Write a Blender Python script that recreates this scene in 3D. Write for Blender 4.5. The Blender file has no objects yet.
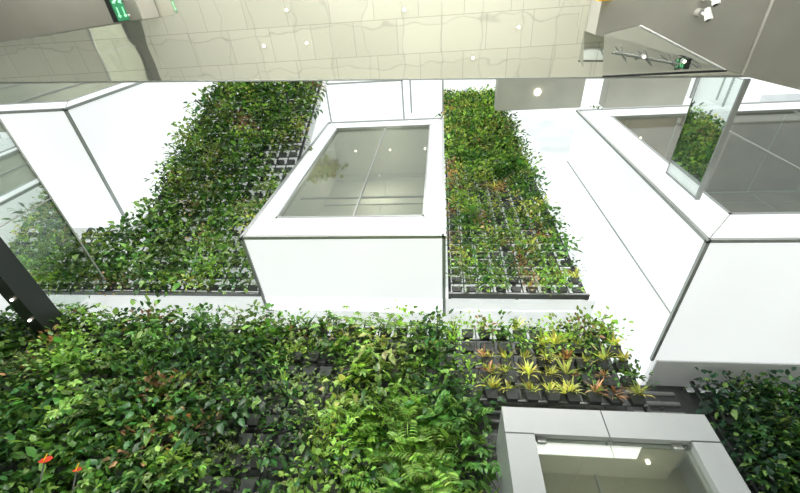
import bpy, math, random
import numpy as np
from mathutils import Vector, Matrix
random.seed(7); rng=np.random.default_rng(7)
S=0.5; ZO=3.2
def P(p): return (p[0]*S,p[1]*S,(p[2]+ZO)*S)
scn=bpy.context.scene
try:
    scn.view_settings.view_transform='Standard'
    scn.view_settings.look='None'
except Exception as e: print(e)

# ---------------- materials ----------------
def newmat(name):
    m=bpy.data.materials.new(name); m.use_nodes=True
    nt=m.node_tree; nt.nodes.clear()
    return m,nt
def pmat(name,col,rough=.5,metal=0,emit=0,ecol=None,noise=0.0,nscale=4,spec=.5,bump=0):
    m,nt=newmat(name); o=nt.nodes.new('ShaderNodeOutputMaterial'); b=nt.nodes.new('ShaderNodeBsdfPrincipled')
    nt.links.new(b.outputs[0],o.inputs[0])
    b.inputs['Base Color'].default_value=(*col,1); b.inputs['Roughness'].default_value=rough
    b.inputs['Metallic'].default_value=metal
    b.inputs['Specular IOR Level'].default_value=spec
    if emit:
        b.inputs['Emission Color'].default_value=(*(ecol or col),1); b.inputs['Emission Strength'].default_value=emit
    if noise or bump:
        tc=nt.nodes.new('ShaderNodeTexCoord'); n=nt.nodes.new('ShaderNodeTexNoise'); n.inputs['Scale'].default_value=nscale
        nt.links.new(tc.outputs['Object'],n.inputs['Vector'])
        if noise:
            mr=nt.nodes.new('ShaderNodeMapRange'); mr.inputs[1].default_value=.3; mr.inputs[2].default_value=.7
            mr.inputs[3].default_value=1-noise; mr.inputs[4].default_value=1+noise
            nt.links.new(n.outputs['Fac'],mr.inputs[0])
            vm=nt.nodes.new('ShaderNodeVectorMath'); vm.operation='SCALE'; vm.inputs[0].default_value=col
            nt.links.new(mr.outputs[0],vm.inputs['Scale']); nt.links.new(vm.outputs[0],b.inputs['Base Color'])
            if emit:
                mm=nt.nodes.new('ShaderNodeMath'); mm.operation='MULTIPLY'; mm.inputs[1].default_value=emit
                nt.links.new(mr.outputs[0],mm.inputs[0]); nt.links.new(mm.outputs[0],b.inputs['Emission Strength'])
        if bump:
            bp=nt.nodes.new('ShaderNodeBump'); bp.inputs['Strength'].default_value=bump; bp.inputs['Distance'].default_value=.05
            nt.links.new(n.outputs['Fac'],bp.inputs['Height']); nt.links.new(bp.outputs[0],b.inputs['Normal'])
    return m
M={}
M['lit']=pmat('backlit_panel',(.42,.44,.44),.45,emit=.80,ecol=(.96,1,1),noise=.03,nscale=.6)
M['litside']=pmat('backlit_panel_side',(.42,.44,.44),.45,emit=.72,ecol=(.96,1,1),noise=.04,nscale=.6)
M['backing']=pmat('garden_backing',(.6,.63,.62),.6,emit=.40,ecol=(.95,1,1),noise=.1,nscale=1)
M['ledge']=pmat('self_glow_ledge',(.7,.72,.72),.5,emit=.6,ecol=(.95,1,1),noise=.08,nscale=1.5)  # plain soffit, no lamp; emission added so the strip reads bright white
M['alu']=pmat('aluminium_trim',(.36,.38,.37),.35,metal=.3)
M['joint']=pmat('panel_joint',(.42,.44,.43),.6)
M['white']=pmat('white_plaster',(.78,.8,.8),.6,noise=.04,nscale=1.5)
M['soffit']=pmat('soffit_plaster',(.62,.64,.64),.6,emit=.08,ecol=(.95,1,1),noise=.05,nscale=2)  # slight emission put into the plaster to lighten it
M['greyp']=pmat('grey_composite_panel',(.30,.325,.335),.35,noise=.04,nscale=2)
M['greyd']=pmat('dark_grey_soffit',(.27,.26,.23),.22,noise=.06,nscale=2)
M['greym']=pmat('mid_grey_soffit',(.40,.395,.36),.22,noise=.06,nscale=2)
M['dark']=pmat('dark_steel',(.03,.035,.035),.35,metal=.4)
M['beige']=pmat('beige_interior',(.45,.445,.38),.5,noise=.08,nscale=1.2)
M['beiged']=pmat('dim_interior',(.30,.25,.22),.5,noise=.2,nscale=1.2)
M['pot']=pmat('planter_plastic',(.055,.062,.062),.5,noise=.3,nscale=3)
M['rail']=pmat('planter_rail',(.16,.17,.17),.45,metal=.3)
M['soil']=pmat('soil',(.03,.022,.015),.95)
M['lamp']=pmat('lamp_lens',(1,.9,.7),.3,emit=7,ecol=(1,.92,.76))
M['green']=pmat('exit_green',(.01,.12,.05),.4,emit=.05,ecol=(.03,.75,.3))
M['glyph']=pmat('exit_white',(.3,.7,.4),.4,emit=.25,ecol=(.35,1,.5))
M['yellow']=pmat('yellow_plastic',(.7,.42,.02),.4,emit=.3,ecol=(.9,.55,.03))
M['chrome']=pmat('polished_steel',(.72,.74,.70),.09,metal=1)
M['red']=pmat('anthurium_red',(.55,.05,.02),.3)

def floor_mat():
    m,nt=newmat('stone_floor'); o=nt.nodes.new('ShaderNodeOutputMaterial'); b=nt.nodes.new('ShaderNodeBsdfPrincipled')
    nt.links.new(b.outputs[0],o.inputs[0]); tc=nt.nodes.new('ShaderNodeTexCoord'); br=nt.nodes.new('ShaderNodeTexBrick')
    nt.links.new(tc.outputs['Object'],br.inputs[0]); br.offset=0
    br.inputs['Color1'].default_value=(.66,.65,.57,1); br.inputs['Color2'].default_value=(.60,.59,.52,1); br.inputs['Mortar'].default_value=(.3,.3,.26,1)
    br.inputs['Scale'].default_value=1; br.inputs['Mortar Size'].default_value=.01; br.inputs['Brick Width'].default_value=1.2; br.inputs['Row Height'].default_value=1.2
    nt.links.new(br.outputs[0],b.inputs['Base Color']); b.inputs['Roughness'].default_value=.3
    return m
M['floor']=floor_mat()
def ceil_mat():
    m,nt=newmat('glossy_ceiling_tile'); o=nt.nodes.new('ShaderNodeOutputMaterial'); b=nt.nodes.new('ShaderNodeBsdfPrincipled')
    nt.links.new(b.outputs[0],o.inputs[0]); tc=nt.nodes.new('ShaderNodeTexCoord'); br=nt.nodes.new('ShaderNodeTexBrick')
    nt.links.new(tc.outputs['Object'],br.inputs[0]); br.offset=.5
    br.inputs['Color1'].default_value=(.87,.87,.79,1); br.inputs['Color2'].default_value=(.81,.81,.73,1); br.inputs['Mortar'].default_value=(.58,.57,.51,1)
    br.inputs['Scale'].default_value=1; br.inputs['Mortar Size'].default_value=.004; br.inputs['Brick Width'].default_value=.62; br.inputs['Row Height'].default_value=.45
    nt.links.new(br.outputs[0],b.inputs['Base Color']); b.inputs['Roughness'].default_value=.035; b.inputs['Metallic'].default_value=.8
    n=nt.nodes.new('ShaderNodeTexNoise'); n.inputs['Scale'].default_value=1.3; nt.links.new(tc.outputs['Object'],n.inputs[0])
    bp=nt.nodes.new('ShaderNodeBump'); bp.inputs['Strength'].default_value=.2; bp.inputs['Distance'].default_value=.05
    nt.links.new(n.outputs['Fac'],bp.inputs['Height']); nt.links.new(bp.outputs[0],b.inputs['Normal'])
    return m
M['ceil']=ceil_mat()
def glass_mat(name,tint,refl,rcol=(.9,.95,.92)):
    m,nt=newmat(name); o=nt.nodes.new('ShaderNodeOutputMaterial'); t=nt.nodes.new('ShaderNodeBsdfTransparent'); g=nt.nodes.new('ShaderNodeBsdfGlossy')
    mx=nt.nodes.new('ShaderNodeMixShader'); t.inputs[0].default_value=(*tint,1); g.inputs[0].default_value=(*rcol,1); g.inputs['Roughness'].default_value=.01
    mx.inputs[0].default_value=refl
    nt.links.new(t.outputs[0],mx.inputs[1]); nt.links.new(g.outputs[0],mx.inputs[2]); nt.links.new(mx.outputs[0],o.inputs[0])
    return m
M['glass']=glass_mat('window_glass',(.82,.84,.78),.16)
M['mirror']=glass_mat('coated_glass',(.7,.75,.72),.65)
def leaf_mat():
    m,nt=newmat('foliage'); o=nt.nodes.new('ShaderNodeOutputMaterial'); b=nt.nodes.new('ShaderNodeBsdfPrincipled'); t=nt.nodes.new('ShaderNodeBsdfTranslucent')
    a=nt.nodes.new('ShaderNodeAttribute'); a.attribute_name='leafcol'; mx=nt.nodes.new('ShaderNodeMixShader'); mx.inputs[0].default_value=.36
    b.inputs['Roughness'].default_value=.36
    br=nt.nodes.new('ShaderNodeVectorMath'); br.operation='MULTIPLY'; br.inputs[1].default_value=(1.5,1.4,.7)
    nt.links.new(a.outputs['Color'],b.inputs['Base Color']); nt.links.new(a.outputs['Color'],br.inputs[0]); nt.links.new(br.outputs[0],t.inputs[0])
    nt.links.new(b.outputs[0],mx.inputs[1]); nt.links.new(t.outputs[0],mx.inputs[2]); nt.links.new(mx.outputs[0],o.inputs[0])
    return m
M['leaf']=leaf_mat()

# ---------------- mesh builder ----------------
def link(o,parent=None):
    scn.collection.objects.link(o)
    if parent: o.parent=parent
    return o
def empty(name):
    return link(bpy.data.objects.new(name,None))
class MB:
    def __init__(s): s.v=[];s.f=[];s.m=[];s.mats=[]
    def mi(s,k):
        if k not in s.mats: s.mats.append(k)
        return s.mats.index(k)
    def poly(s,vs,fs,mat):
        b=len(s.v); s.v+= [tuple(p) for p in vs]; k=s.mi(mat)
        for f in fs: s.f.append([b+i for i in f]); s.m.append(k)
    def box(s,x0,x1,y0,y1,z0,z1,mat):
        s.poly([(x0,y0,z0),(x1,y0,z0),(x1,y1,z0),(x0,y1,z0),(x0,y0,z1),(x1,y0,z1),(x1,y1,z1),(x0,y1,z1)],
          [(0,3,2,1),(4,5,6,7),(0,1,5,4),(1,2,6,5),(2,3,7,6),(3,0,4,7)],mat)
    def prism(s,pts,z0,z1,mat):
        n=len(pts); vs=[(p[0],p[1],z0) for p in pts]+[(p[0],p[1],z1) for p in pts]
        s.poly(vs,[tuple(range(n))[::-1],tuple(range(n,2*n))]+[(i,(i+1)%n,(i+1)%n+n,i+n) for i in range(n)],mat)
    def cyl(s,p0,p1,r,mat,n=14,r1=None):
        p0=Vector(p0);p1=Vector(p1);d=(p1-p0).normalized(); r1=r if r1 is None else r1
        a=d.orthogonal().normalized(); c=d.cross(a); vs=[]
        for p,rr in((p0,r),(p1,r1)):
            for i in range(n):
                t=2*math.pi*i/n; vs.append(p+a*math.cos(t)*rr+c*math.sin(t)*rr)
        s.poly(vs,[tuple(range(n))[::-1],tuple(range(n,2*n))]+[(i,(i+1)%n,(i+1)%n+n,i+n) for i in range(n)],mat)
    def obj(s,name,parent=None,bevel=0):
        me=bpy.data.meshes.new(name); me.from_pydata([P(p) for p in s.v],[],s.f)
        for k in s.mats: me.materials.append(M[k])
        me.polygons.foreach_set('material_index',s.m); me.update()
        o=link(bpy.data.objects.new(name,me),parent)
        if bevel:
            b=o.modifiers.new('bevel','BEVEL'); b.width=bevel*S; b.segments=2; b.limit_method='ANGLE'
        return o

# ---------------- room shell ----------------
b=MB(); b.box(-34,34,-14,16,-3.6,-3.2,'floor'); b.obj('floor')
b=MB(); b.box(-34,34,14.0,14.5,-3.2,48,'backing'); b.obj('wall_back')  # plain wall with added emission, so it shows white behind the gardens
b=MB(); b.box(-34.5,-34,-14,14.5,-3.2,48,'white'); b.obj('wall_left')
b=MB(); b.box(34,34.5,-14,14.5,-3.2,48,'white'); b.obj('wall_right')
b=MB(); b.box(-34,34,-14.5,-14,-3.2,12.3,'white')
b.obj('wall_front')
# lobby ceiling (edge runs very slightly askew to the garden)
ye=lambda x: 2.46+.041*(x+1.2)
b=MB(); b.prism([(-34,-14),(34,-14),(34,ye(34)),(-34,ye(-34))],12.3,13.3,'ceil')
b.prism([(-34,ye(-34)),(34,ye(34)),(34,ye(34)+.04),(-34,ye(-34)+.04)],12.27,13.33,'alu'); b.obj('ceiling')
# dropped soffits
b=MB(); b.prism([(-34,-14),(-8.2,-14),(-8.1,.45),(-13,.75),(-34,1.05)],11.5,12.29,'greyd'); b.obj('ceiling_soffit',bevel=.03)
b=MB(); b.prism([(3.9,-14),(7.75,-14),(7.75,2.62),(3.9,1.5)],11.5,12.29,'greym'); b.obj('ceiling_soffit')
b=MB(); b.prism([(7.76,-14),(34,-14),(34,11.2),(9.4,3.1),(7.76,2.65)],11.4,12.29,'greym'); b.obj('ceiling_beam')

# balcony slab / soffit between garden tiers (z=10)
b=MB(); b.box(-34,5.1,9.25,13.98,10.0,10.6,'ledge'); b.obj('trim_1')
b=MB(); b.box(7.9,34,12.25,13.98,9.98,10.5,'soffit'); b.obj('trim_2')

# ---------------- light box rooms ----------------
def pod(name,x0,x1,y0,y1,z0,z1,win,mull=(),joints_side=(),joints_under=(),inter='beige',fr=.11,energy=150,rails=True):
    e=empty(name); e.location=P(((x0+x1)/2,(y0+y1)/2,z0)); e_loc=Vector(e.location)
    t=.15
    b=MB()
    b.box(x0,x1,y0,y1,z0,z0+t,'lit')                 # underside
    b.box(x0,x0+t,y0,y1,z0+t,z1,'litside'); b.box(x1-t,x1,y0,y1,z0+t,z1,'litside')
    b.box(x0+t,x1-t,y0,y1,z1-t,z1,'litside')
    if win:
        wx0,wx1,wz0,wz1=win
        b.box(x0+t,wx0,y0,y0+t,z0+t,z1-t,'litside'); b.box(wx1,x1-t,y0,y0+t,z0+t,z1-t,'litside')
        b.box(wx0,wx1,y0,y0+t,z0+t,wz0,'litside'); b.box(wx0,wx1,y0,y0+t,wz1,z1-t,'litside')
    else:
        b.box(x0+t,x1-t,y0,y0+t,z0+t,z1-t,'litside')
    b.box(x0+t,x1-t,y1-t,y1,z0+t,z1-t,inter)
    shell=b.obj('shell')
    b=MB(); g=fr/2
    for X in (x0,x1):
        b.box(X-g,X+g,y0-g,y0+g,z0-g,z1+g,'alu'); b.box(X-g,X+g,y0,y1,z0-g,z0+g,'alu')
    for Z in (z0,z1): b.box(x0,x1,y0-g,y0+g,Z-g,Z+g,'alu')
    for yy in joints_side:
        for X in (x0,x1): b.box(X-.03,X+.03,yy-.03,yy+.03,z0,z1,'joint')
    for (a,xx) in joints_under:
        if a=='x': b.box(xx-.03,xx+.03,y0,y1,z0-.02,z0+.02,'joint')
        else: b.box(x0,x1,xx-.03,xx+.03,z0-.02,z0+.02,'joint')
    if win:   # mitre joints on the facade border
        for (xa,za,xb,zb) in ((x0,z0,wx0,wz0),(x1,z0,wx1,wz0),(x0,z1,wx0,wz1),(x1,z1,wx1,wz1)):
            b.cyl((xa,y0+.0,za),(xb,y0+.0,zb),.022,'joint',6)
    trim=b.obj('edge_trim'); parts=[shell,trim]
    if win:
        b=MB(); 
        for (a,c,d,f) in ((wx0,wx0+.07,wz0,wz1),(wx1-.07,wx1,wz0,wz1),(wx0,wx1,wz0,wz0+.08),(wx0,wx1,wz1-.08,wz1)):
            b.box(a,c,y0-.03,y0+.2,d,f,'alu')
        for mx in mull: b.box(mx-.02,mx+.02,y0+.05,y0+.14,wz0,wz1,'joint')
        parts.append(b.obj('window_frame'))
        b=MB(); b.box(wx0+.07,wx1-.07,y0+.08,y0+.12,wz0+.08,wz1-.08,'glass'); parts.append(b.obj('window_glass'))
        b=MB(); b.box(x0+t,x1-t,y0+t,y1-t,z0+t,z0+t+.1,inter); b.box(x0+t,x1-t,y0+t,y1-t,z1-t-.15,z1-t,inter)
        b.box(x0+t,x0+t+.05,y0+t,y1-t,z0+.3,z1-.3,inter); b.box(x1-t-.05,x1-t,y0+t,y1-t,z0+.3,z1-.3,inter)
        if rails:
            for k in range(1,3):
                zz=z0+4.8+k*(z1-z0)/4; b.box(x0+.3,x1-.3,y1-t-.06,y1-t,zz-.03,zz+.03,'joint')
        n=max(2,int((x1-x0)/2.4))
        for k in range(1,n):
            xx=x0+k*(x1-x0)/n; b.box(xx-.02,xx+.02,y1-t-.05,y1-t,z0+.3,z1-.3,'joint')
            b.box(xx-.03,xx+.03,y0+.4,y1-.2,z1-t-.18,z1-t-.14,'joint')
        b.cyl((wx0,y0+.6,wz0+2.6),(wx1,y0+.6,wz0+2.6),.045,'alu')
        for k in range(3):
            xx=x0+(k+.7)*min(7,(x1-x0))/3.2; b.cyl((xx,y0+1.6,z1-t-.2),(xx,y0+1.6,z1-t-.14),.05,'lamp')
        parts.append(b.obj('interior'))
        l=bpy.data.lights.new('room_light','POINT'); l.energy=energy; l.color=(1,.98,.9); l.shadow_soft_size=.03
        lo=bpy.data.objects.new('room_light',l); lo.location=P(((x0+min(x1,x0+9))/2,(y0+y1)/2,z1-3.6)); link(lo); parts.append(lo)
    for p in parts:
        p.parent=e; p.matrix_parent_inverse=Matrix.Translation(-e_loc)
    return e
pod('lightbox_room',-6.55,.05,6.62,9.9,10.0,22.0,(-5.85,-.6,11.2,21.0),mull=(-3.1,),energy=60)
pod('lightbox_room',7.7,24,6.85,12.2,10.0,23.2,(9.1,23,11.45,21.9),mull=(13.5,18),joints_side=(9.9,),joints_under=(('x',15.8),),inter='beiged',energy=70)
pod('lightbox_room',-30,-15.5,3.5,9.25,15.0,36,(-29,-16.6,16.4,34),mull=(-20,-25),joints_side=(),joints_under=(),inter='beige')
pod('lightbox_room',-8.7,-2.9,6.1,9.0,30,40,None)
pod('lightbox_room',-2.3,.1,6.0,8.5,30,40,None)
pod('lightbox_room',15.2,24,5.0,7.2,26,36,None)
# side lining running back from the right room
b=MB(); b.box(7.7,7.85,12.25,13.98,10.0,40,'litside'); b.obj('wall_side_panel')
# beige upper landings
b=MB(); b.box(3.5,8.8,4.9,7.5,26,27,'beige'); b.cyl((6.0,6.4,25.9),(6.0,6.4,26),.2,'lamp'); b.obj('upper_landing',bevel=.05)
b=MB(); b.box(10.2,14.9,4.9,7.6,26,27,'beige'); b.obj('upper_landing',bevel=.05)
b=MB(); b.box(-34,34,2.7,14,46,46.4,'lit'); b.obj('ceiling_skylight')

# ---------------- grey glass-fronted box, lower right ----------------
e=empty('glass_front_kiosk'); b=MB()
kx0,kx1,ky0,ky1,kz0,kz1=1.14,4.82,7.0,8.5,-3.2,4.5
wx0,wx1,wz1=1.66,4.34,3.98
b.box(kx0,wx0,ky0,ky0+.3,kz0,kz1,'greyp'); b.box(wx1,kx1,ky0,ky0+.3,kz0,kz1,'greyp'); b.box(wx0,wx1,ky0,ky0+.3,wz1,kz1,'greyp')
b.box(kx0,kx0+.15,ky0+.3,ky1,kz0,kz1,'greyp'); b.box(kx1-.15,kx1,ky0+.3,ky1,kz0,kz1,'greyp'); b.box(kx0+.15,kx1-.15,ky0+.3,ky1,kz1-.3,kz1,'greyp')
b.obj('frame_panels',e)
b=MB()
for xx in (2.98,): b.box(xx-.01,xx+.01,ky0-.008,ky0+.05,wz1,kz1,'pot')
for zz in (3.98,1.6,-.8):
    b.box(kx0,wx0,ky0-.008,ky0+.05,zz-.01,zz+.01,'pot'); b.box(wx1,kx1,ky0-.008,ky0+.05,zz-.01,zz+.01,'pot')
b.obj('panel_joints',e)
b=MB(); b.box(kx0+.15,kx1-.15,ky1-.1,ky1,kz0,kz1-.3,'beige'); b.box(wx0,wx1,ky0+.3,ky1-.1,wz1-.02,wz1+.03,'beige')
b.cyl((3.8,7.7,3.90),(3.8,7.7,3.96),.035,'lamp')
b.box(3.0,3.06,ky1-.16,ky1-.1,kz0,wz1,'joint')
b.obj('interior',e)
l=bpy.data.lights.new('kiosk_light','POINT'); l.energy=16; l.shadow_soft_size=.03; lo=bpy.data.objects.new('kiosk_light',l); lo.location=P((3.0,7.75,2.2)); link(lo,e)
b=MB(); b.box(wx0,2.985,ky0+.14,ky0+.18,kz0,wz1,'glass'); b.box(3.0,wx1,ky0+.14,ky0+.18,kz0,wz1,'glass'); b.obj('door_panes',e)
b=MB()
for xx in (1.72,4.05): b.box(xx,xx+.16,ky0+.1,ky0+.22,wz1-.1,wz1,'alu')
b.box(2.95,3.03,ky0+.1,ky0+.22,wz1-.05,wz1,'alu'); b.obj('door_clips',e,bevel=.01)

# ---------------- balustrades with coated glass ----------------
e=empty('glass_balustrade'); b=MB(); b.box(-12.56,-12.5,-2,8.5,8.0,9.95,'mirror'); b.obj('glass',e)
b=MB(); b.box(-12.58,-12.48,-2,8.5,9.95,10.0,'alu'); b.box(-12.9,-12.4,-2,8.55,7.35,8.0,'dark')
for i in range(12):
    yy=-1.5+i*.85; b.cyl((-12.65,yy,7.3),(-12.65,yy,7.36),.035,'lamp')
for yy in (1.5,5.0): b.box(-12.56,-12.49,yy,yy+.03,8.0,9.95,'alu')
b.obj('deck_edge',e)
e=empty('glass_balustrade'); b=MB(); b.box(8.5,8.56,3.0,6.72,12.35,14.4,'mirror'); b.obj('glass',e)
b=MB(); b.box(8.46,8.6,2.95,6.75,12.27,12.35,'alu'); b.box(8.49,8.57,2.95,6.75,14.4,14.43,'alu'); b.box(8.48,8.58,6.70,6.75,12.3,14.45,'alu')
b.obj('frame',e)

# ---------------- signs, lamps ----------------
def exit_sign(x,y,z,face,sc=1):
    e=empty('exit_sign'); b=MB(); w=.62*sc;h=.5*sc
    b.box(x-.06,x+.06,y-w,y+w,z-h,z+h,'dark')
    fx=x+.06*face
    b.box(min(fx,fx+.02*face),max(fx,fx+.02*face),y-w*.93,y+w*.93,z-h*.9,z+h*.9,'green')
    gx0,gx1=sorted((fx+.02*face,fx+.035*face))
    def g(y0,y1,z0,z1): b.box(gx0,gx1,y+y0*w,y+y1*w,z+z0*h,z+z1*h,'glyph')
    for r in (0,1):
        o=.45-.9*r
        g(-.7,-.55,o+.18,o+.33); g(-.75,-.5,o-.05,o+.15); g(-.85,-.7,o-.3,o-.05); g(-.55,-.4,o-.3,o-.05); g(-.5,-.35,o+.02,o+.1)
        g(-.1,.7,o-.06,o+.06); g(.5,.62,o-.2,o+.2)
    b.cyl((x,y-w*.6,z+h),(x,y-w*.6,11.52),.03,'alu'); b.cyl((x,y+w*.6,z+h),(x,y+w*.6,11.52),.03,'alu')
    b.obj('sign_body',e)
exit_sign(-8.45,.14,11.12,1,.48); exit_sign(6.2,2.25,11.3,-1,.2)
b=MB(); b.prism([(3.75,.6),(4.1,.6),(4.1,.76),(3.75,.76)],11.3,11.5,'yellow'); b.box(3.8,4.05,.64,.72,11.28,11.3,'dark'); b.obj('warning_sign',bevel=.02)
for (x,y) in ((-5.2,1.35),(-3.9,1.35),(2.1,1.3),(-4.3,.5),(-1.0,.7),(.9,2.0)):
    b=MB(); b.cyl((x,y,12.27),(x,y,12.3),.055,'alu'); b.cyl((x,y,12.25),(x,y,12.272),.035,'lamp'); b.obj('ceiling_downlight')
for (x,y) in ((6.2,1.15),(6.25,.85)):
    e=empty('ceiling_spotlight'); b=MB(); b.cyl((x,y,11.3),(x,y,11.5),.09,'greym'); b.cyl((x,y,11.3),(x+.02,y+.05,11.1),.03,'white')
    b.cyl((x,y-.1,11.15),(x+.04,y+.12,11.02),.06,'white',r1=.085); b.cyl((x+.04,y+.12,11.02),(x+.042,y+.125,11.015),.07,'dark'); b.obj('lamp_body',e)
# mirrored ceiling fins
e=empty('mirrored_ceiling_fin'); b=MB()
b.poly([(4.1,1.5,11.45),(4.9,1.35,11.45),(7.2,2.45,11.45),(4.2,2.4,11.25)],[(0,1,2,3)],'chrome')
b.poly([(4.1,1.5,11.45),(4.2,2.4,11.25),(4.3,2.6,11.48)],[(0,1,2)],'chrome')
b.cyl((4.2,2.45,11.2),(7.3,2.5,11.4),.03,'dark'); b.cyl((4.4,1.9,11.3),(6.4,2.35,11.4),.025,'alu'); b.cyl((4.9,1.35,11.4),(7.3,2.5,11.4),.025,'white')
for i in range(4):
    x=4.5+i*.6; b.cyl((x,1.75+i*.13,11.28),(x+.35,2.3+i*.03,11.38),.015,'alu')
for i in (1,3):
    x=4.6+i*.5; b.cyl((x,1.95+i*.08,11.2),(x,1.95+i*.08,11.32),.05,'alu'); b.cyl((x,1.95+i*.08,11.18),(x,1.95+i*.08,11.2),.03,'lamp')
b.obj('fin_panels',e)

# ---------------- plants ----------------
def leaf(base,d,L,w,droop,fold=.25,roll=0):
    d=d/np.linalg.norm(d); up=np.array([0,0,1.]); s=np.cross(d,up); n=np.linalg.norm(s)
    s=np.array([1.,0,0]) if n<1e-3 else s/n
    nn=np.cross(s,d)
    s2=s*math.cos(roll)+nn*math.sin(roll); nn=np.cross(s2,d); s=s2
    def c(t): return base+d*L*t-up*droop*L*t*t
    v=[c(0)]
    for t,ww in((.33,1.),(.7,.78)):
        p=c(t); v+= [p-s*w*ww+nn*fold*w, p, p+s*w*ww+nn*fold*w]
    v.append(c(1))
    return v
LF=[(0,2,1),(0,3,2),(1,2,5,4),(2,3,6,5),(4,5,7),(5,6,7)]
def mk(kind):
    V=[];r=random.uniform
    if kind=='broad':
        for i in range(38):
            a=r(0,6.28); el=r(.0,1.3); d=np.array([math.cos(a)*math.cos(el),math.sin(a)*math.cos(el),math.sin(el)])
            base=d*r(.08,.6); V.append(leaf(base,d+np.array([0,0,r(-.6,.2)]),r(.14,.29),r(.042,.078),r(.1,.7),roll=r(-.7,.7)))
    elif kind=='small':
        for i in range(70):
            a=r(0,6.28); el=r(-.1,1.4); d=np.array([math.cos(a)*math.cos(el),math.sin(a)*math.cos(el),math.sin(el)])
            base=d*r(.08,.6); V.append(leaf(base,d+np.array([r(-.5,.5),r(-.5,.5),r(-.4,.4)]),r(.10,.19),r(.03,.055),r(0,.5),roll=r(-.8,.8)))
    elif kind=='lance':
        for i in range(22):
            a=r(0,6.28); el=r(.5,1.45); d=np.array([math.cos(a)*math.cos(el),math.sin(a)*math.cos(el),math.sin(el)])
            V.append(leaf(d*.03,d,r(.4,.75),r(.022,.04),r(.1,.6),roll=r(-.3,.3)))
    elif kind=='frond':
        for i in range(9):
            a=r(0,6.28); el=r(.4,1.3); d=np.array([math.cos(a)*math.cos(el),math.sin(a)*math.cos(el),math.sin(el)]); L=r(.6,1.0); dr=r(.3,.8)
            side=np.array([-math.sin(a),math.cos(a),0])
            V.append(leaf(d*.02,d,L,.008,dr))
            for k in range(11):
                t=.15+.075*k; p=d*L*t-np.array([0,0,1])*dr*L*t*t
                for sg in(-1,1):
                    V.append(leaf(p,side*sg+d*.8,.22*(1-.5*abs(t-.5)),.015,.35))
    elif kind=='umbrella':
        for i in range(12):
            a=r(0,6.28); el=r(.1,1.4); d=np.array([math.cos(a)*math.cos(el),math.sin(a)*math.cos(el),math.sin(el)]); base=d*r(.15,.7)
            for k in range(7):
                t=k*.9+r(-.1,.1); V.append(leaf(base,np.array([math.cos(t),math.sin(t),.15])+d*.3,r(.13,.2),r(.028,.042),r(.3,.7)))
    return np.array(V)    # n,8,3
T={k:[mk(k) for _ in range(5)] for k in('broad','small','lance','frond','umbrella')}
COL={'dk':(.034,.10,.03),'md':(.075,.185,.042),'lt':(.22,.38,.085),'yl':(.50,.52,.17),'br':(.33,.19,.11),'bl':(.028,.085,.045)}
def build_foliage(name,plants,parent):
    VV=[];CC=[]
    for (pos,axis,kind,sc,colk) in plants:
        t=random.choice(T[kind]); ax=np.array(axis,float); ax/=np.linalg.norm(ax)
        h=np.array([1.,0,0]) if abs(ax[0])<.9 else np.array([0,1.,0]); x=np.cross(h,ax); x/=np.linalg.norm(x); y=np.cross(ax,x)
        a=random.uniform(0,6.28); x2=x*math.cos(a)+y*math.sin(a); y2=-x*math.sin(a)+y*math.cos(a)
        R=np.stack([x2,y2,ax],1)
        v=(t*sc)@R.T+np.array(pos); VV.append(v.reshape(-1,3))
        n=t.shape[0]; c=np.array(COL[colk])*rng.uniform(.55,1.6)*rng.uniform(.4,1.7,(n,1)); c*=1+rng.uniform(-.15,.15,(n,3))
        tip=rng.random(n)<.12; c[tip]=c[tip]*.4+np.array(COL['lt'])*.95
        cc=np.repeat(c[:,None,:],8,1)
        if kind in('broad','small') and random.random()<.22:   # variegated leaf margins
            for j in (1,3,4,6): cc[:,j]=cc[:,j]*.4+np.array([.42,.47,.22])*.7
        CC.append(cc.reshape(-1,3))
    V=np.concatenate(VV); C=np.clip(np.concatenate(CC),0,1); nl=len(V)//8
    V=V*S; V[:,2]+=ZO*S
    sizes=np.tile(np.array([len(f) for f in LF]),nl); idx=np.concatenate([np.array(f) for f in LF])
    loops=(np.tile(idx,(nl,1))+np.arange(nl)[:,None]*8).reshape(-1)
    me=bpy.data.meshes.new(name); me.vertices.add(len(V)); me.vertices.foreach_set('co',V.reshape(-1).astype(np.float32))
    me.loops.add(len(loops)); me.loops.foreach_set('vertex_index',loops.astype(np.int32))
    me.polygons.add(len(sizes)); st=np.concatenate([[0],np.cumsum(sizes)[:-1]]); me.polygons.foreach_set('loop_start',st.astype(np.int32)); me.polygons.foreach_set('loop_total',sizes.astype(np.int32))
    me.update(calc_edges=True)
    at=me.color_attributes.new('leafcol','FLOAT_COLOR','POINT'); at.data.foreach_set('color',np.concatenate([C,np.ones((len(C),1))],1).reshape(-1).astype(np.float32))
    me.materials.append(M['leaf']); me.validate()
    return link(bpy.data.objects.new(name,me),parent)

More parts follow.
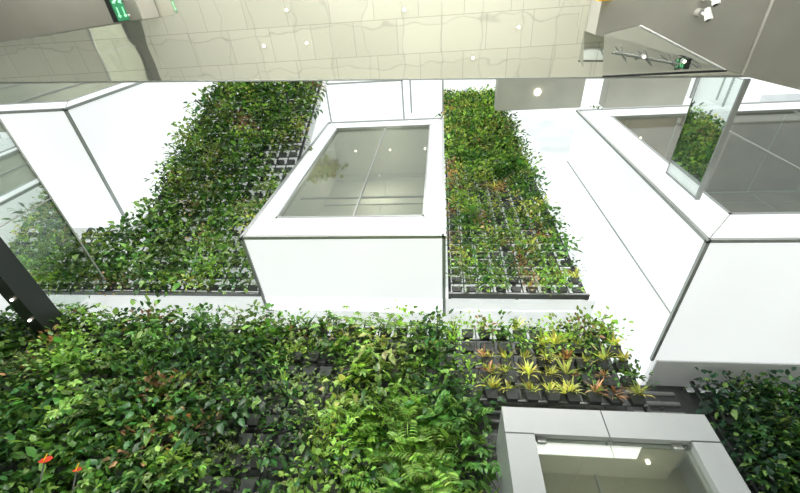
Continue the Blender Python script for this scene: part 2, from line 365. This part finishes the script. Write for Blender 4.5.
def garden(name,x0,x1,y0,z0,y1,z1,pick,pitch=.5,prow=.5,skip=None,post=2.3,back=True,pd=.16,ph=.17,double=0.0):
    """planted wall from (y0,z0) up to (y1,z1)"""
    e=empty(name); L=math.hypot(y1-y0,z1-z0); up=np.array([0,(y1-y0)/L,(z1-z0)/L]); out=np.array([0,-up[2],up[1]])
    nr=int(L/prow); nc=int(round((x1-x0)/pitch)); px=(x1-x0)/nc
    pts=[];b=MB()
    def W(x,o,u):
        p=np.array([x,y0,z0])+out*o+up*u; return (p[0],p[1],p[2])
    def slab(xa,xb,oa,ob,ua,ub,mat):
        b.poly([W(xa,oa,ua),W(xb,oa,ua),W(xb,ob,ua),W(xa,ob,ua),W(xa,oa,ub),W(xb,oa,ub),W(xb,ob,ub),W(xa,ob,ub)],
          [(0,3,2,1),(4,5,6,7),(0,1,5,4),(1,2,6,5),(2,3,7,6),(3,0,4,7)],mat)
    for i in range(nr):
        u=i*prow
        xs=[x0+j*px for j in range(nc) if not(skip and skip(x0+(j+.5)*px,z0+u*up[2]))]
        if not xs: continue
        slab(xs[0],xs[-1]+px,-.05,.0,u+.05,u+.10,'rail')
        for xa in xs:
            g=px*.14; xb=xa+px-g; xa+=g
            # tapered pocket
            b.poly([W(xa+.05,.0,u+.03),W(xb-.05,.0,u+.03),W(xb-.05,pd*.55,u+.03),W(xa+.05,pd*.55,u+.03),
                    W(xa,.0,u+.03+ph),W(xb,.0,u+.03+ph),W(xb,pd,u+.03+ph),W(xa,pd,u+.03+ph)],
                   [(0,3,2,1),(0,1,5,4),(1,2,6,5),(2,3,7,6),(3,0,4,7)],'pot')
            b.poly([W(xa+.01,.01,u+ph),W(xb-.01,.01,u+ph),W(xb-.01,pd-.02,u+ph),W(xa+.01,pd-.02,u+ph)],[(0,1,2,3)],'soil')
            xm=(xa+xb)/2
            for rep in range(1+(random.random()<double)):
                r=pick(xm,z0+u*up[2])
                if r:
                    kind,sc,ck=r; ax=out*random.uniform(.55,1.1)+up*random.uniform(.35,1.0)+np.array([random.uniform(-.35,.35),0,0])
                    pts.append((W(xm+random.uniform(-.12,.12),.1+.12*rep,u+ph),ax,kind,sc*random.uniform(.75,1.25),ck))
    n=max(1,round((x1-x0)/post))
    for k in range(n+1):
        xx=x0+k*(x1-x0)/n
        u0=0
        if skip:
            while u0<L and skip(xx-.01,z0+u0*up[2]): u0+=prow
        slab(xx-.05,xx+.05,-.16,-.05,u0-.1,L,'pot')
    for j in range(nc+1):
        xx=x0+j*px; u0=0
        if skip:
            while u0<L and skip(xx-.01,z0+u0*up[2]): u0+=prow
        slab(xx-.02,xx+.02,-.09,-.05,u0,L,'pot')
    slab(x0-.05,(x1 if not skip else .75)+.05,-.1,.12,-.14,-.06,'rail')
    b.obj('planter_grid',e)
    if back:
        b=MB(); slab2=[W(x0,-.75,0),W(x1,-.75,0),W(x1,-.75,L),W(x0,-.75,L),W(x0,-.8,0),W(x1,-.8,0),W(x1,-.8,L),W(x0,-.8,L)]
        b.poly(slab2,[(0,1,2,3),(7,6,5,4),(0,4,5,1),(1,5,6,2),(2,6,7,3),(3,7,4,0)],back); b.obj('backing_panel',e)
    build_foliage('foliage',pts,e)
    return e
def ch(*o):
    t=random.random()*sum(w for w,_ in o)
    for w,v in o:
        t-=w
        if t<=0: return v
    return o[-1][1]
def clump(x,z,s=1.0,seed=0): return math.sin(x*1.3*s+seed)*math.cos(z*1.1*s+seed*2)+.6*math.sin(x*2.9*s+z*2.1*s+seed)
# upper left (leaning)
def pickL(x,z):
    c=clump(x,z,1,1.3); d=(x+12.6)/6.1
    if random.random()< (.02+1.2*max(0,d-.5)*1.3 if z<17 else .05): 
        return ('small',.7,ch((1,'md'),(1,'lt'))) if random.random()<.55 else None
    if c>.4: return ch((3,('broad',1.25,'md')),(1,('umbrella',1.15,'lt')),(.6,('small',1.1,'yl')))
    if c>-.3: return ch((2,('broad',1.25,'dk')),(2,('small',1.15,'md')),(1,('lance',1,'lt')))
    return ch((2,('small',1.2,'lt')),(1,('frond',.9,'md')),(1,('broad',1.2,'dk')),(.6,('small',.9,'br')))
garden('green_wall',-12.7,-6.65,9.0,10.0,4.0,23.0,pickL,back='backing',double=.4)
# small patch left of it
garden('green_wall',-15.4,-12.85,9.0,10.0,8.0,13.0,lambda x,z: ('broad',1.25,ch((2,'dk'),(1,'md'),(.6,'lt'))) if (z<10.8+(x+15.3)*.9) else None,back=None,double=.7)
# upper right
def pickR(x,z):
    c=clump(x,z,.8,4.1)
    if random.random()<(.14 if z<17 else .02): return None
    if z>18: return ch((3,('small',1.3,'md')),(2,('broad',1.3,'dk')),(2,('broad',1.25,'lt')),(1,('small',1.1,'yl')),(.7,('small',1.1,'br')))
    if c>.5: return ch((2,('small',1.0,'lt')),(1.3,('lance',.9,'yl')),(1,('broad',1.0,'md')),(1,('frond',.8,'lt')))
    if c>-.2: return ch((2,('broad',1.0,'md')),(.8,('small',.9,'br')),(1,('frond',.8,'lt')),(1,('small',.95,'dk')))
    return ch((2,('small',.95,'md')),(2,('small',.95,'lt')),(1,('broad',.95,'yl')),(1,('broad',1.0,'dk')))
garden('green_wall',.25,4.75,9.0,10.0,9.0,36,pickR,back='backing',double=.2)
# lower long wall
def pickB(x,z):
    c=clump(x,z,.7,2.2)
    if z>8.3 and random.random()<.3: return ('lance',1.0,ch((2,'lt'),(1,'md')))
    if x>1.2 :
        if z<7.1: return ch((2.4,('lance',.8,'yl')),(1.8,('lance',.75,'br')),(.7,('small',.8,'md')))
        if random.random()<.12: return None
        return ch((3,('small',1.05,'lt')),(1.5,('broad',1.0,'md')),(1.4,('lance',.95,'yl')),(.8,('small',1,'br')),(1,('small',.9,'dk')))
    if -.2<x<=1.2 and 5.5<z<8: return None if random.random()<.35 else ch((1,('small',.85,'md')),(1,('small',.85,'lt')))
    if -1.7<x<.2 and z<7.6 and c>-.3: return ch((4,('frond',1.3,'lt')),(2,('frond',1.2,'md')),(1,('small',1.2,'md')))
    if -3.2<x<-.6 : return ch((3,('umbrella',1.0,'lt')),(2,('small',1.2,'lt')),(1,('broad',1.1,'dk')),(1,('frond',1.1,'lt')),(.6,('broad',1.1,'yl')))
    if -5.6<x<-3.2 and z<6.8: return None if random.random()<.42 else ch((2,('small',.95,'md')),(1.5,('broad',.9,'dk')),(.5,('lance',.8,'lt')))
    if c>.5: return ch((3,('broad',1.2,'md')),(1.5,('umbrella',1.0,'lt')),(1,('small',1.2,'lt')))
    if c>-.3: return ch((3,('broad',1.15,'dk')),(2,('umbrella',1.0,'md')),(1,('lance',1.1,'md')),(1,('small',1.2,'md')),(.4,('small',1.1,'br')))
    return ch((2,('broad',1.15,'dk')),(2,('small',1.2,'md')),(1,('frond',1.1,'md')),(1,('small',1.1,'dk')))
lw=garden('green_wall',-18,5.0,9.0,1.9,9.0,8.6,pickB,back='pot',skip=lambda x,z:x>.75 and z<5.8,pitch=.5,pd=.24,ph=.22,double=.55)
# lower right
garden('green_wall',9.3,20,13.05,3.0,13.05,9.8,lambda x,z: ch((3,('broad',1.3,'bl')),(2,('umbrella',1.2,'dk')),(1,('small',1.3,'md'))),back='pot',double=.5)
# little planting beside right room
pl=[((9.3+random.uniform(-.15,.15),7.6,24.0+k*.35),(0,-.3,1),'broad',.75,'dk') for k in range(4)]
e=empty('potted_shrub'); build_foliage('foliage',pl,e)
b=MB(); b.cyl((9.3,7.6,23.28),(9.3,7.6,23.9),.25,'pot',r1=.33); b.cyl((9.3,7.6,23.9),(9.3,7.6,25.0),.04,'soil'); b.obj('pot',e)
# wall behind lower tier
b=MB(); b.box(5.15,9.25,13.6,13.95,-3.2,9.9,'pot'); b.obj('wall_service_bay')
b=MB()
for k in range(2): b.cyl((1.0,8.9,5.3+.24*k),(5.4,8.9,5.3+.24*k),.06,'pot')
b.obj('irrigation_pipes',lw)
e=empty('service_pipe'); b=MB()
for k in range(3): b.cyl((5.6+k*.45,13.2,-3.2),(5.6+k*.45,13.2,8.3),.11,'dark')
for k in range(3): b.cyl((5.5,13.0,8.3+k*.4),(8.3,13.0,8.3+k*.4),.09,'rail')
for k in range(2): b.cyl((7.3+k*.5,13.25,7.6),(7.3+k*.5,13.25,9.3),.07,'rail')
b.obj('pipes',e)
# anthurium (planted in the lower wall)
b=MB()
for (x,z,q) in((-8.65,3.45,.12),(-7.75,3.3,.08)):
    b.cyl((x+.1,8.5,z-.6),(x,8.1,z),.015,'rail')
    n=10; vs=[(x,8.08,z)]
    for i in range(n):
        t=2*math.pi*i/n; rr=q*(1-.35*math.cos(t)); vs.append((x+rr*math.sin(t),8.08-.06*math.cos(t),z-rr*math.cos(t)*.9))
    b.poly(vs,[(0,i+1,(i+1)%n+1) for i in range(n)],'red'); b.cyl((x,8.07,z),(x+.02,8.0,z+.12),.012,'yellow')
b.obj('anthurium_flowers',lw)

# ---------------- lights ----------------
def area(name,loc,target,size,sy,en,col=(1,1,1)):
    l=bpy.data.lights.new(name,'AREA'); l.shape='RECTANGLE'; l.size=size*S; l.size_y=sy*S; l.energy=en; l.color=col
    o=bpy.data.objects.new(name,l); o.location=P(loc); d=Vector(P(target))-Vector(P(loc)); o.rotation_euler=d.to_track_quat('-Z','Y').to_euler(); link(o); return o
area('lobby_fill',(-5,-2.0,11.2),(-5,7,3),14,1.0,430,(1,.98,.92))  # unseen fill added to brighten the lower garden wall
area('lobby_fill',(5,-2.0,11.2),(5,7,3),8,1.0,170,(1,.98,.92))  # second added fill, towards the right end and the kiosk
area('lobby_floor_fill',(0,-4,11.2),(0,-3,-3),20,6,420,(1,.99,.95))  # added unseen fill; brightens the floor that the ceiling mirrors
sl=bpy.data.lights.new('daylight','SUN'); sl.energy=2.0; sl.angle=.3; sl.color=(1,.98,.94)
so=bpy.data.objects.new('daylight',sl); so.rotation_euler=Vector((-.15,.62,-.77)).to_track_quat('-Z','Y').to_euler(); so.location=(0,-5,25); link(so)
w=bpy.data.worlds.new('world'); scn.world=w; w.use_nodes=True
w.node_tree.nodes['Background'].inputs[0].default_value=(.92,.98,1,1); w.node_tree.nodes['Background'].inputs[1].default_value=.9

# ---------------- camera ----------------
cd=bpy.data.cameras.new('camera'); cd.sensor_width=36; cd.lens=17.28; cd.clip_end=200
co=bpy.data.objects.new('camera',cd); link(co)
R=Vector((.9940,.0669,.0869)).normalized(); F=Vector((-.1096,.5705,.8139)).normalized(); U=R.cross(F).normalized(); 
m=Matrix((( R.x,U.x,-F.x,0),(R.y,U.y,-F.y,0),(R.z,U.z,-F.z,1.6),(0,0,0,1)))
co.matrix_world=m
scn.camera=co
